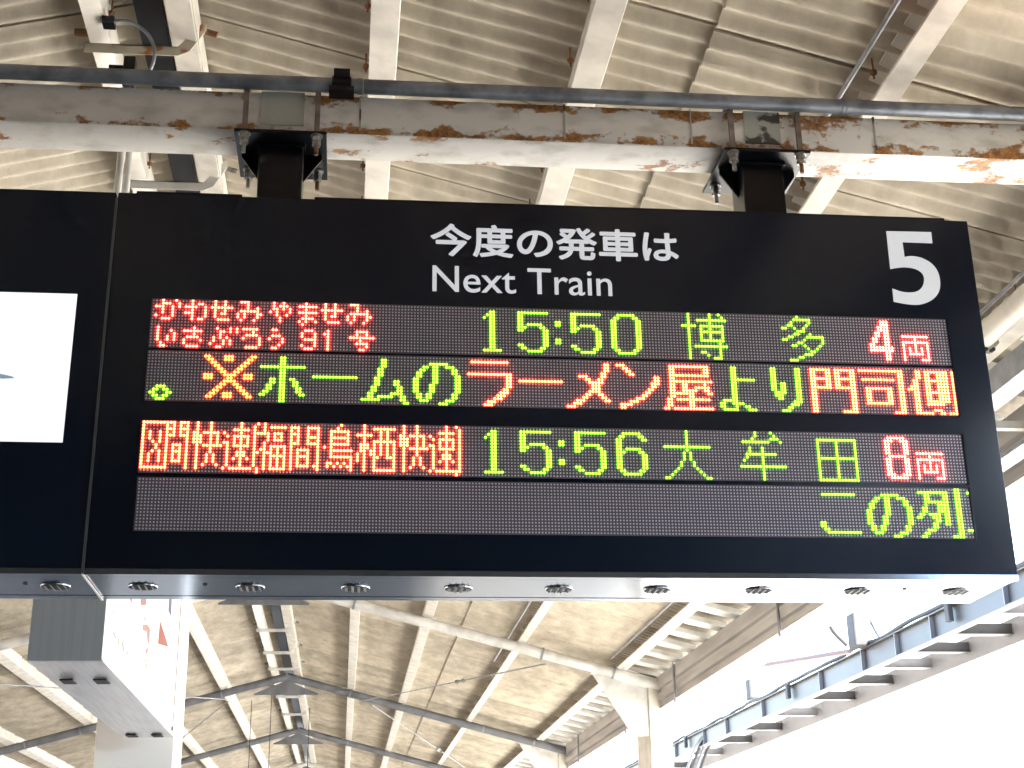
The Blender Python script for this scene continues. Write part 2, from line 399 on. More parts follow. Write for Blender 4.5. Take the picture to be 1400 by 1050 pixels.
# ------------------------------------------------------------------ gable frames
FSHADE = mat("shaded_frame_paint", (.17, .18, .20), .5, vary=.3, scale=5, bump=.2)  # darker copy of the frame white, shade put into the colour
def frame(yy, label, cols=True, pm=None):
    pm = pm or WHITE2
    zc = lambda x: 5.125-.262*abs(x-XR+.0)
    e = empty("gable_frame", (XR, yy, 0), label, "roof frame", "white gable frames across the platform")
    bm = bmesh.new()
    for s in (-1, 1):
        xe = XR+s*4.42
        path_tube(bm, [(XR, yy, zc(XR)), (xe, yy, zc(xe))], .06, 16)
    mesh_obj("rafter_pipe", bm, pm, e, smooth='auto')
    bm = bmesh.new()
    for s in (-1, 1):
        for xx in (1.0, 3.1, 3.9):
            x = XR+s*xx; d = Vector((s*1, 0, -.262)).normalized()
            p = Vector((x, yy, zc(x))); tube(bm, p-d*.012, p+d*.012, .069, 16)
    split_obj("joint_collar", bm, GREYP, e, smooth='auto')
    bm = bmesh.new()
    prism(bm, [(XR-.5, zc(XR-.5)-.13), (XR, zc(XR)-.06), (XR+.5, zc(XR+.5)-.13), (XR+.5, zc(XR+.5)-.15), (XR-.5, zc(XR-.5)-.15)], 'y', yy-.01, yy+.01)
    mesh_obj("apex_plate", bm, FSHADE, e)
    bm = bmesh.new(); n = 10
    for s in (-1, 1):
        for xx in (.9, 1.85, 2.9, 3.97, 0.18):
            x = XR+s*xx; z = zc(x)
            box(bm, x-.06, x+.06, yy-.04, yy+.04, z+.05, z+.058)
    split_obj("purlin_cleat", bm, WHITE2, e)
    if not cols: return e
    bm = bmesh.new()
    prism(bm, [(3.36, zc(3.36)-.055), (3.98, zc(3.98)-.055), (3.98, 3.42), (3.8, 3.42)], 'y', yy+.05, yy+.07)
    prism(bm, [(3.36, zc(3.36)-.055), (3.98, zc(3.98)-.055), (3.98, zc(3.98)-.065), (3.36, zc(3.36)-.065)], 'y', yy, yy+.12)
    split_obj("knee_plate", bm, WHITE2, e)
    bm = bmx((3.99, 4.235, yy+.02, yy+.82, 0, 4.0)); mesh_obj("column", bm, WHITE, e, bevel=.012)
    bm = bmx((3.965, 4.25, yy-.01, yy+.85, 3.985, 4.012)); mesh_obj("cap_plate", bm, GREYP, e)
    mesh_obj("number_plate", bmx((3.985, 3.99, yy+.3, yy+.55, 3.80, 3.88)), LETTER, e)
    bm = bmx((-4.85, -4.6, yy+.02, yy+.82, 0, 4.0)); mesh_obj("column", bm, WHITE, e, bevel=.012)
    return e
frame(4.9, "near gable frame hidden behind the departure board", False)
frame(12.2, "gable frame whose rafter meets the bright column below the sign")
frame(19.5, "second gable frame down the platform, apex below the sign", pm=FSHADE)
frame(26.8, "third gable frame down the platform, smaller apex low in the view", pm=FSHADE)
frame(34.1, "farthest gable frame at the bottom edge of the view")
frame(-2.4, "gable frame behind the camera side of the sign")

# bracing rods with turnbuckles
def rod(p, q, label, tb=.55, r=.009):
    e = empty("brace_rod", p, label, "brace rod", "thin roof brace rods")
    bm = bmesh.new(); tube(bm, p, q, r, 8); mesh_obj("rod", bm, GREYP, e, smooth='auto')
    p, q = Vector(p), Vector(q); d = (q-p).normalized(); c = p.lerp(q, tb)
    bm = bmesh.new(); a = d.orthogonal().normalized()*.022
    tube(bm, c-d*.12+a, c+d*.12+a, .007, 6); tube(bm, c-d*.12-a, c+d*.12-a, .007, 6)
    for s in (-1, 1): tube(bm, c+d*(.12*s-.012), c+d*(.12*s+.012), .03, 8)
    mesh_obj("turnbuckle", bm, BOLT, e)
def zc_(x): return 5.0-.262*abs(x-XR)
rod((.85, 19.4, zc_(.85)+.03), (2.85, 12.3, zc_(2.85)+.04), "brace rod with turnbuckle rising right across the roof below the sign", .62)
rod((1.05, 19.6, zc_(1.05)+.05), (3.6, 26.7, zc_(3.6)+.04), "brace rod slanting down right beyond the second frame", .5)
rod((-1.2, 19.6, zc_(-1.2)), (-3.6, 26.7, zc_(-3.6)), "brace rod slanting down left beyond the second frame", .5)
rod((-1.2, 19.4, zc_(-1.2)), (-3.9, 12.3, zc_(-3.9)), "brace rod near the lightbox on the left slope", .45)
for x, yy, lb in ((-.95, 21.5, "left of two thin drop wires beside the white column"), (-.62, 21.5, "right of two thin drop wires beside the white column"), (-.02, 23.4, "thin drop wire hanging near the ridge line")):
    bm = bmesh.new(); tube(bm, (x, yy, zp(x)), (x, yy, 2.9), .006, 6); o = mesh_obj("drop_wire", bm, DARK); tag(o, lb, "wire")

# ------------------------------------------------------------------ right gutter beam
g = empty("gutter_beam", (4.15, 0, 3.7), "pale folded gutter beam along the right eave with stay brackets", "gutter")
GUT = mat("dusty_grey_gutter", (.50, .48, .46), .55, vary=.3, scale=3, stretch=(1, .3, 3), bump=.15)
for a, b in ((Y0R, 4.9), (4.91, 12.4), (12.41, 19.7), (19.71, 27), (27.01, YEND)):
    bm = bmesh.new()
    prism(bm, [(4.10, 4.06), (4.10, 3.93), (4.125, 3.915), (4.125, 3.885), (4.10, 3.87), (4.10, 3.80), (4.13, 3.79), (4.13, 3.74), (4.11, 3.71),
               (4.16, 3.70), (4.42, 3.70), (4.42, 4.00), (4.40, 4.00), (4.40, 3.73), (4.19, 3.76), (4.19, 4.06)], 'y', a, b)
    mesh_obj("gutter_length", bm, GUT, g)
y = -2.0
while y < 33:
    bm = bmesh.new()
    prism(bm, [(3.78, 4.145), (4.14, 4.06), (4.14, 4.11), (3.78, 4.19)], 'y', y, y+.22)
    mesh_obj("stay_bracket", bm, WHITE2, g); y += .62
for yy in (7.3, 11.3, 14.2, 18.1):
    bm = bmesh.new(); tube(bm, (4.085, yy, 4.1), (4.085, yy, 3.66), .012, 8); mesh_obj("gutter_strap", bm, GREYP, g)
# eave pipe at the right with a flange joint
g = empty("eave_pipe", (3.5, 1.9, 4.1), "white eave pipe with a bolted flange joint at the right edge of the view", "pipe")
bm = bmesh.new(); tube(bm, (3.50, -3, 4.07), (3.50, 1.75, 4.07), .055, 18); tube(bm, (3.50, 1.78, 4.07), (3.50, 4.85, 4.07), .052, 18)
split_obj("pipe_run", bm, WHITE, g, smooth='auto')
bm = bmesh.new(); tube(bm, (3.50, 1.74, 4.07), (3.50, 1.79, 4.07), .085, 6); mesh_obj("flange", bm, WHITE2, g)
bm = bmesh.new()
for dx in (-.035, 0, .035): tube(bm, (3.50+dx, 1.71, 4.005), (3.50+dx, 1.74, 4.005), .009, 8)
split_obj("flange_bolt", bm, DARK, g)
g2 = mesh_obj("channel_rail", bmx((3.60, 3.72, -3, 4.85, 3.86, 3.90), (3.60, 3.61, -3, 4.85, 3.90, 3.98), (3.84, 3.95, -3, 4.8, 3.70, 3.72)), GREYP)
tag(g2, "grey channel rail below the white eave pipe at the right edge", "rail")
g2 = mesh_obj("cross_rail", bmx((3.35, 4.1, 2.55, 2.60, 3.90, 3.94)), WHITE2)
tag(g2, "short pale cross rail between the eave pipe and the gutter", "rail")

# ------------------------------------------------------------------ rusty tie beam over the sign
RUST = rust_mat("rust_blotched_cream_paint", (.72, .71, .67), 4.135, 4.275, .78)
beam = empty("steel_beam", (1.1, .25, 4.126), "long cream square steel beam blotched with rust above the sign", "beam")
bm = bmx((-4.9, 4.2, .15, .345, 4.126, 4.276)); mesh_obj("beam_tube", bm, RUST, beam, bevel=.012, smooth='auto')
SLV = mat("chipped_grey_green_paint", (.40, .42, .38), .6, col2=(.06, .05, .045), scale=11, thr=(.60, .64), bump=.3)
for (a, b) in ((.285, .432), (1.975, 2.105)):
    mesh_obj("sleeve_plate", bmx((a, b, .1465, .349, 4.15, 4.2785)), SLV, beam)
for xx in (.62, 1.33, 1.78, 2.45):
    mesh_obj("weld_seam", bmx((xx, xx+.006, .1475, .3475, 4.14, 4.2775)), SLV, beam)

pipe = empty("conduit_pipe", (1.1, .12, 4.297), "blue-grey conduit pipe running along the top front of the rusty beam", "pipe")
bm = bmesh.new()
for a, b in ((-4.8, .63), (.632, 2.34), (2.342, 4.2)): tube(bm, (a, .12, 4.297), (b, .12, 4.297), .0265, 20)
split_obj("pipe_run", bm, CONDUIT, pipe, smooth='auto')
bm = bmesh.new(); tube(bm, (.612, .12, 4.297), (.63, .12, 4.297), .0285, 20); tube(bm, (2.325, .12, 4.297), (2.34, .12, 4.297), .0285, 20)
split_obj("joint_ring", bm, CONDUIT, pipe, smooth='auto')
bm = bmesh.new(); tube(bm, (.525, .12, 4.297), (.59, .12, 4.297), .034, 10); box(bm, .53, .585, .085, .155, 4.31, 4.345); box(bm, .515, .60, .09, .2, 4.262, 4.28)
split_obj("pipe_clamp", bm, BLACKP, pipe, smooth='auto')

# ------------------------------------------------------------------ hangers
def hanger(xc, label, tilt):
    e = empty("sign_hanger", (xc, .25, 3.8), label, "hanger", "black hangers holding the sign")
    yc = .275
    HZ = 4.118
    mesh_obj("flange_plate", bmx((xc-.155, xc+.155, .122, .46, HZ-.012, HZ)), BLACKP, e, bevel=.002)
    mesh_obj("post", bmx((xc-.075, xc+.075, yc-.075, yc+.075, 3.79, HZ-.012)), BLACKP, e, bevel=.006)
    mesh_obj("weld_bead", bmx((xc-.083, xc+.083, yc-.083, yc+.083, HZ-.024, HZ-.012)), BLACKP, e, bevel=.004)
    for s in (-1, 1):
        bm = bmesh.new(); x = xc+s*.0755
        prism(bm, [(x, HZ-.013), (x+s*.062, HZ-.013), (x+s*.062, HZ-.03), (x, HZ-.12)], 'y', yc-.004, yc+.004)
        mesh_obj("stiffener", bm, BLACKP, e)
    for s in (-1, 1):
        for yy in (.135, .395):
            x = xc+s*.121
            bm = bmesh.new()
            if yy < .2:
                box(bm, x-.009, x+.009, .128, .1385, HZ, 4.30)
                box(bm, x-.009, x+.009, .128, .37, 4.30, 4.306)
            else:
                box(bm, x-.007, x+.007, yy-.012, yy-.004, HZ, 4.30)
            mesh_obj("strap_rod", bm, STRAP, e)
            bm = bmesh.new()
            tube(bm, (x, yy, HZ-.012), (x, yy, HZ-.085), .0075, 10)
            mesh_obj("threaded_rod", bm, RUSTY if s > 0 else BOLT, e, smooth='auto')
            bm = bmesh.new()
            tube(bm, (x, yy, HZ-.012), (x, yy, HZ-.017), .021, 14)
            tube(bm, (x, yy, HZ-.017), (x, yy, HZ-.034), .0165, 6)
            tube(bm, (x, yy, HZ-.037), (x, yy, HZ-.052), .0155, 6)
            mesh_obj("nut", bm, BOLT, e, smooth='auto')
    return e
hanger(.357, "black hanger with flange plate and bolts at the left of the sign top", 0)
hanger(2.045, "black hanger with flange plate and bolts near the sign's right end", 0)

# ------------------------------------------------------------------ departure board
Z0 = 3.42985
BX0, BX1, BZ0, BZ1, BD = -.1412, 2.6803, Z0-.8534, Z0+.3711, .385
board = empty("departure_board", (1.27, .19, BZ0), "black departure board with white heading and four rows of dot lettering, platform 5", "departure board")
def casing(parent, x0, x1):
    bm = bmx((x0, x1, 0, BD, BZ0+.012, BZ1)); mesh_obj("casing", bm, CASE, parent, bevel=.004, smooth='auto')
casing(board, BX0+.003, BX1)
for a, b, in ((-.085, .25), (.482, 2.61)):
    mesh_obj("top_lip", bmx((a, b, .02, .36, BZ1, BZ1+.018)), CASE, board, bevel=.003)
def bottom(parent, x0, x1, vents, screws, lw):
    split_obj("bottom_panel", bmx((x0, x1, .012, .052, BZ0-.001, BZ0+.012), (x0, x1, .058, .328, BZ0, BZ0+.012), (x0, x1, .334, BD, BZ0-.001, BZ0+.012),
                                 (x0, x1, -.001, .012, BZ0-.005, BZ0+.012)), ALU, parent)
    for xv in vents:
        bm = bmesh.new(); seg = 28; cy = .19
        # ring with a dark disc recessed
        tube(bm, (xv, cy, BZ0-.0035), (xv, cy, BZ0-.0015), .0425, seg)
        v = mesh_obj("vent", bm, DARK, parent, smooth='auto')
        bm = bmesh.new(); 
        for a in range(seg):
            t0, t1 = 2*math.pi*a/seg, 2*math.pi*(a+1)/seg
            P = [(xv+r*math.cos(t), cy+r*math.sin(t), z) for (r, t, z) in ((.0445, t0, BZ0-.001), (.0445, t1, BZ0-.001), (.0432, t1, BZ0-.004), (.0432, t0, BZ0-.004))]
            bm.faces.new([bm.verts.new(p) for p in P])
            P = [(xv+r*math.cos(t), cy+r*math.sin(t), z) for (r, t, z) in ((.0432, t0, BZ0-.004), (.0432, t1, BZ0-.004), (.042, t1, BZ0-.0036), (.042, t0, BZ0-.0036))]
            bm.faces.new([bm.verts.new(p) for p in P])
        mesh_obj("vent_ring", bm, ALU, v)
        for j in range(-2, 2):
            hx = j*.019+.0095; hl = math.sqrt(.040**2-hx**2)
            bm = bmesh.new(); prism(bm, [(xv+hx-.004, BZ0-.0036), (xv+hx-.001, BZ0-.0036), (xv+hx+.005, BZ0-.008), (xv+hx+.002, BZ0-.008)], 'y', cy-hl, cy+hl)
            mesh_obj("louvre", bm, GREYP, v)
    for xs in screws:
        bm = bmesh.new(); tube(bm, (xs, .16, BZ0-.003), (xs, .16, BZ0-.0005), .007, 12); mesh_obj("screw", bm, DARK, parent)
bottom(board, BX0+.003, BX1, [.007, .326, .644, .959, 1.272, 1.583, 1.909, 2.23, 2.555], [.194, 2.374], 0)

# ---- LED dot matrix
GL = {}
def G(name, rows, top=0):
    GL[name] = [(c, top+r) for r, s in enumerate(rows.split("/")) for c, ch in enumerate(s) if ch == 'X']
def rep(s, n): return "/".join([s]*n)
G('maru', "..XXX/.XX.XX/XX...XX/.XX.XX/..XXX", 11)
pts = set()
for i in range(14): pts |= {(i+1, i+1), (i, i+1)}; pts |= {(14-i, i+1), (15-i, i+1)}
for c in (6, 7, 8): pts |= {(c, 1), (c, 2), (c, 13), (c, 14)}
for r in (7, 8): pts |= {(0, r), (1, r), (2, r), (13, r), (14, r), (12, r)}
GL['kome'] = [(c+1, r) for c, r in pts]
G('ho', "......XX/......XX/......XX/XXXXXXXXXXXXXX/......XX/......XX/......XX/...XX.XX.XX/...XX.XX..XX/..XX..XX..XX/..XX..XX...XX/.XX...XX...XX/XX....XX....XX/......XX/......XX", 1)
G('bar', "XXXXXXXXXXXXXX", 7)
G('mu', "......XX/......XX/......XX/.....XX/.....XX/.....XX/....XX/....XX....XX/....XX....XX/...XX......XX/...XX......XX/..XX.....XXXX/..XX.XXXXX..XX/XXXXXX......XX/.............XX", 1)
G('no', ".....XXXXXX/...XX.XX..XXX/..XX..XX....XX/.XX...XX....XX/.XX...XX.....XX/XX....XX.....XX/XX....XX.....XX/XX...XX......XX/XX...XX......XX/XX...XX......XX/.XX.XX......XX/.XX.XX......XX/..XXX.....XXX/........XXX", 2)
G('ra', ".XXXXXXXXXXXX////XXXXXXXXXXXXXX/............XX/............XX/............XX/............XX/...........XX/..........XXX/.........XXX/........XXX/......XXX/.....XXX", 1)
G('me', "............XX/............XX/............XX/...........XX/....XXX....XX/......XX..XX/.......XXXXX/........XXX/........XXX/.......XXXX/......XX..XX/.....XX....XX/...XXX......XX/..XXX/XXX", 1)
G('nn', "XXX/..XX/...XX/....XX/............XX/............XX/...........XXX/...........XX/..........XX/.........XX/........XX/......XXX/....XXX/.XXXX/.XX", 1)
G('ya', "..XXXXXXXXXXXXX/..XX.........XX/..XX.........XX/..XXXXXXXXXXXXX/..XX/..XXXXXXXXXXXXXX/..XX..XX.....X/..XX..XX..XXXXX/..XX..XXXXX..XX/..XXXXXXXX....XX/..XX....XX/.XX.XXXXXXXXXXX/.XX.....XX/.XX.....XX/XX.XXXXXXXXXXXXX", 1)
G('yo', "....XX/....XX/....XX/....XX/....XXXXXXXX/....XX/....XX/....XX/....XX/....XX/....XX/.XXXXX/XX..XXXX/XX...X..XX/.XXXXX...XXX", 1)
G('ri', "XX......XX/XX......XX/XX......XX/XX......XX/XX......XX/XX.XX...XX/XX.XX...XX/XX.XX...XX/.XXXX...XX/.XXX....XX/..XX....XX/.......XXX/......XXX/.....XX/...XXX", 1)
G('mon', "XXXXXXX.XXXXXXX/XX...XX.XX...XX/XX...XX.XX...XX/XXXXXXX.XXXXXXX/XX...XX.XX...XX/XX...XX.XX...XX/XXXXXXX.XXXXXXX/"+rep("XX...........XX", 7)+"/XX........XXXXX", 1)
G('shi', "XXXXXXXXXXXXXXX/.............XX/.............XX/.XXXXXXXXXXX.XX/.............XX/.............XX/..XXXXXXXXX..XX/..XX.....XX..XX/..XX.....XX..XX/..XX.....XX..XX/..XX.....XX..XX/..XXXXXXXXX..XX/.............XX/.............XX/...........XXXX", 1)
G('gawa', "...XX.XXXXXXXX.X/...XX.XX..XXXX.X/...XX.XX..XXXX.X/..XX..XXXXXXXX.X/..XX..XX..XXXX.X/.XXX..XX..XXXX.X/XXXX..XX..XXXX.X/..XX..XXXXXXXX.X/..XX..XX..XXXX.X/..XX..XX..XXXX.X/..XX..XXXXXXXX.X/..XX..XXXXXX...X/..XX...........X/..XX....XXX....X/..XXXXXX..XX.XXX", 1)
G('ko', ".XXXXXXXXXXX/////////XX/XX/.XX/..XXXXXXXXXXX", 2)
G('retsu', ".............XX/.XXXXXXXXXX..XX/...XX....XX..XX/...XX....XX..XX/...XXXXXXXX..XX/...X...XXXX..XX/..XX...XXXX..XX/..XX...XXXX..XX/.XX.XXXX.XX..XX/XX...XXX.XX..XX/......XX.XX..XX/.....XX..XX..XX/.....XX......XX/...XXX.......XX/..XX.........XX/.XX........XXXX", 0)
G('cut', ".X//////////// XX".replace(" ", ""), 1)
G('1', "..XX/.XXX/X.XX/"+rep("..XX", 10)+"/XXXXXX", 1)
G('5', "XXXXXXXXXX/XX/XX/XX/XX.XXXXX/XXX....XX/XX......XX/........XX/........XX/........XX/........XX/XX......XX/.XX....XX/...XXXXX", 1)
G('0', "..XXXXXX/.XX....XX/"+rep("XX......XX", 10)+"/.XX....XX/..XXXXXX", 1)
G('6', "..XXXXXX/.XX....XX/XX......XX/XX/XX/XX.XXXXX/XXX....XX/"+rep("XX......XX", 5)+"/.XX....XX/..XXXXXX", 1)
G('col', "XX/XX/////XX/XX".replace("/////", "/////"), 4)
GL['col'] = [(c, r) for c in (0, 1) for r in (4, 5, 10, 11)]
h = set([(2, r) for r in range(16)] + [(c, 4) for c in range(5)] + [(9, r) for r in range(10)] + [(12, 0), (13, 1)] + [(c, 2) for c in range(5, 15)]
        + [(c, r) for c in range(6, 14) for r in (4, 6, 9)] + [(c, r) for c in (6, 13) for r in range(4, 10)] + [(c, 11) for c in range(4, 15)]
        + [(12, r) for r in range(9, 16)] + [(10, 15), (11, 15), (6, 13), (7, 13), (8, 14)])
GL['haku'] = list(h)
G('ta', ".....X/....XXXXXX/...X.....X/..XX....X/XX..X..X/.....XXX/....XX...X/..XX....XXXXXX/XX.....X.....X/.....XX......X/...XX..X....X/........X..X/.........XX/.......XXX/.....XX/..XXX")
G('4', "....XXX/....XXX/...XXXX/...XXXX/..XX.XX/..XX.XX/.XX..XX/.XX..XX/XX...XX/XXXXXXXX/XXXXXXXX/.....XX/.....XX/.....XX", 1)
G('8', ".XXXXXX/XXX..XXX/"+rep("XX....XX", 4)+"/.XXXXXX/"+rep("XX....XX", 5)+"/XXX..XXX/.XXXXXX", 1)
G('ryo', "XXXXXXXXX/....X/XXXXXXXXX/X...X...X/X.X.X.X.X/X.X.X.X.X/X.XXXXX.X/X.......X/X.....XXX", 6)
G('dai', ".......X/.......X/.......X/.......X/.......X/XXXXXXXXXXXXXXX/.......X/......X.X/......X.X/......X.X/.....X...X/.....X...X/....X.....X/...X.......X/..X.........X/XX...........XX")
G('mu2', ".....X....X/.....X.....X/....X.....XXX/.XXXXXXXXX...X//...X...X/...X...X/..XXXXXXXXXX/..X....X/.X.....X/.......X/XXXXXXXXXXXXXXX/.......X/.......X/.......X/.......X")
GL['den'] = list(set([(c, r) for c in (0, 6, 12) for r in range(2, 16)] + [(c, r) for c in range(13) for r in (2, 8, 15)]))
# tiny font
G('t_ka', "..X...X/..XXX..X/XXX..X.X/..X..X/..X..X/X....X/..XXX")
G('t_wa', "..X/..X.XX/XXXX..X/..X...X/XXX...X/..X...X/..X.XX")
G('t_se', ".X..X/.X..X/XXXXXXX/.X..X/.X.XX/.X/..XXXX")
G('t_mi', ".XXX/...X/...X..X/.XXXXXX/X.X...XX/X.X...X/.X...X")
G('t_ya', ".X..X/.X.XXX/.XX.X.X/X.X...X/..X..X/...X/...X")
G('t_ma', "..X/XXXXXX/..X/XXXXXX/..X/.XXXX/X.X..X/.X")
G('t_i', "X/X...X/X....X/X..X.X/X..X.X/.X/.XX")
G('t_sa', "...X/XXXXXX/...X/.XXXX/X....X/X/.XXXX")
G('t_bu', "..X...X.X/...XX.X.X/...X/.X.X.X/.X..X.X/X...X.X/..XX")
G('t_ro', "XXXXX/...X/.XXXX/X....X/.....X/.....X/.XXXX")
G('t_u', ".XX//.XXX/X...X/....X/...X/.XX")
G('t_9', ".XXX/X...X/X...X/.XXXX/....X/X...X/.XXX")
G('t_1', ".X/XX/.X/.X/.X/.X/.X")
G('t_go', "..XXXX/..X..X/XXXXXXXX/...X/..XXXX/.....X/...XX")
# compressed line of row three
def HV(*items):
    s = set()
    for it in items:
        if it[0] == 'H': s |= {(c, it[1]) for c in range(it[2], it[3]+1)}
        elif it[0] == 'V': s |= {(it[1], r) for r in range(it[2], it[3]+1)}
        else: s.add(it[1:])
    return s
P_ = lambda c, r: ('P', c, r)
GL['c_ku'] = HV(('V', 0, 0, 14), ('H', 0, 0, 6), ('H', 14, 0, 6), ('V', 2, 3, 5), P_(3, 6), ('V', 4, 7, 8), ('V', 5, 9, 12), ('V', 5, 3, 6), P_(3, 9), ('V', 2, 10, 12))
GL['c_kan'] = HV(('V', 7, 0, 14), ('V', 13, 0, 14), ('V', 9, 0, 4), ('V', 11, 0, 4), P_(8, 0), P_(8, 2), P_(8, 4), P_(12, 0), P_(12, 2), P_(12, 4), ('V', 9, 7, 12), ('V', 11, 7, 12), P_(10, 7), P_(10, 9), P_(10, 12))
kai = HV(('V', 16, 0, 14), ('V', 15, 3, 6), ('V', 17, 4, 6), ('H', 3, 18, 22), ('V', 20, 0, 8), ('V', 22, 3, 7), ('H', 7, 18, 23), ('V', 19, 10, 12), P_(18, 13), ('V', 21, 10, 12), P_(22, 13), P_(20, 9))
soku = HV(P_(24, 3), P_(25, 4), P_(24, 6), ('V', 25, 6, 13), P_(24, 14), ('H', 14, 26, 32), ('V', 29, 0, 13), ('H', 2, 27, 31), ('H', 4, 27, 31), ('H', 7, 27, 31), ('V', 27, 4, 7), ('V', 31, 4, 7), ('H', 9, 28, 30), ('H', 10, 28, 30), P_(27, 11), P_(31, 11))
GL['c_kai'] = kai; GL['c_soku'] = soku
GL['c_fuku'] = HV(P_(34, 0), ('V', 33, 1, 13), P_(34, 14), P_(34, 15), ('V', 36, 0, 2), ('H', 3, 34, 37), ('V', 37, 3, 5), P_(36, 6), ('V', 36, 7, 14), P_(35, 8), P_(34, 9), P_(37, 9), ('H', 1, 38, 42), ('H', 3, 39, 41), ('H', 5, 39, 41), P_(39, 4), P_(41, 4), ('V', 38, 7, 14), ('V', 40, 7, 14), ('V', 42, 7, 14), ('H', 7, 38, 42), ('H', 10, 38, 42), ('H', 14, 38, 42))
GL['c_kan2'] = HV(('V', 44, 1, 14), ('V', 52, 1, 14), ('V', 46, 1, 6), ('V', 49, 1, 6), P_(45, 1), P_(45, 3), P_(45, 6), ('H', 1, 49, 52), ('H', 4, 49, 52), ('H', 6, 49, 52), P_(51, 13), ('V', 46, 8, 13), ('V', 49, 8, 13), ('H', 8, 46, 49), ('H', 10, 46, 49), ('H', 13, 46, 49))
GL['c_dot'] = HV(P_(54, 7))
GL['c_tori'] = HV(P_(59, 0), P_(58, 1), ('V', 56, 2, 10), ('V', 61, 2, 6), ('H', 2, 56, 61), ('H', 4, 56, 61), ('H', 6, 56, 61), ('H', 8, 56, 62), ('H', 10, 56, 62), ('V', 62, 10, 14), P_(55, 12), P_(56, 12), P_(55, 13), P_(57, 13), P_(58, 12), P_(59, 13), P_(60, 12), P_(61, 13))
GL['c_su'] = HV(('V', 66, 0, 14), ('H', 3, 64, 68), ('V', 65, 6, 8), ('V', 67, 6, 7), ('V', 64, 9, 11), ('V', 68, 8, 9), ('H', 1, 69, 75), ('V', 71, 1, 9), ('V', 73, 1, 10), ('H', 5, 69, 75), ('V', 69, 5, 14), ('V', 75, 5, 14), ('H', 14, 69, 75), P_(70, 10), P_(74, 10))
GL['c_kai2'] = {(c+62, r) for c, r in kai}; GL['c_soku2'] = {(c+62, r) for c, r in soku}
GL['c_par'] = HV(P_(94, 0), ('V', 95, 1, 14), P_(94, 15))

ROWT = [0, .1714, .3972, .5737]
LM = {
 'g': (emat("led_core_green", (1.5, 1.6, .16), 1.2), emat("led_rim_green", (.06, .62, .0), 7)),
 'r': (emat("led_core_red", (3, 2.3, 1.1), 1), emat("led_rim_red", (1, .0, .001), 60)),
 'o': (emat("led_core_orange", (3, 2.7, .95), 1), emat("led_rim_orange", (1, .009, .0), 52)),
 'y': (emat("led_core_yellow", (3, 2.4, .45), 1), emat("led_rim_yellow", (1, .02, .0), 30)),
 'w': (emat("led_core_pale", (3, 2.9, 1.7), 1.1), emat("led_rim_pinkish_red", (1, .001, .002), 60)),
}
PZ = .0035   # led face plane in front of casing (towards viewer = -y)
def led_mesh(name, cells, row, mats_, parent, r_=.0043, h=.0032, seg=8):
    vs, fs, mi = [], [], []
    for (c, r) in cells:
        x = c*.01; z = Z0-ROWT[row]-r*.01; b = len(vs)
        for (rr, yy) in ((r_, -PZ), (r_*.86, -PZ-h*.75), (r_*.62, -PZ-h)):
            for k_ in range(seg):
                t = 2*math.pi*(k_+.5)/seg; vs.append((x+rr*math.cos(t), yy, z+rr*math.sin(t)))
        for ring in (0, 1):
            for k_ in range(seg):
                a = b+ring*seg+k_; a2 = b+ring*seg+(k_+1) % seg
                fs.append((a, a2, a2+seg, a+seg)); mi.append(1 if ring == 0 else 0)
        fs.append(tuple(b+2*seg+k_ for k_ in range(seg))); mi.append(0)
    me = bpy.data.meshes.new(name); me.from_pydata(vs, [], fs)
    for m_ in mats_: me.materials.append(m_)
    me.polygons.foreach_set("material_index", mi if len(mats_) > 1 else [0]*len(fs)); me.update()
    o = bpy.data.objects.new(name, me); return link(o, parent)
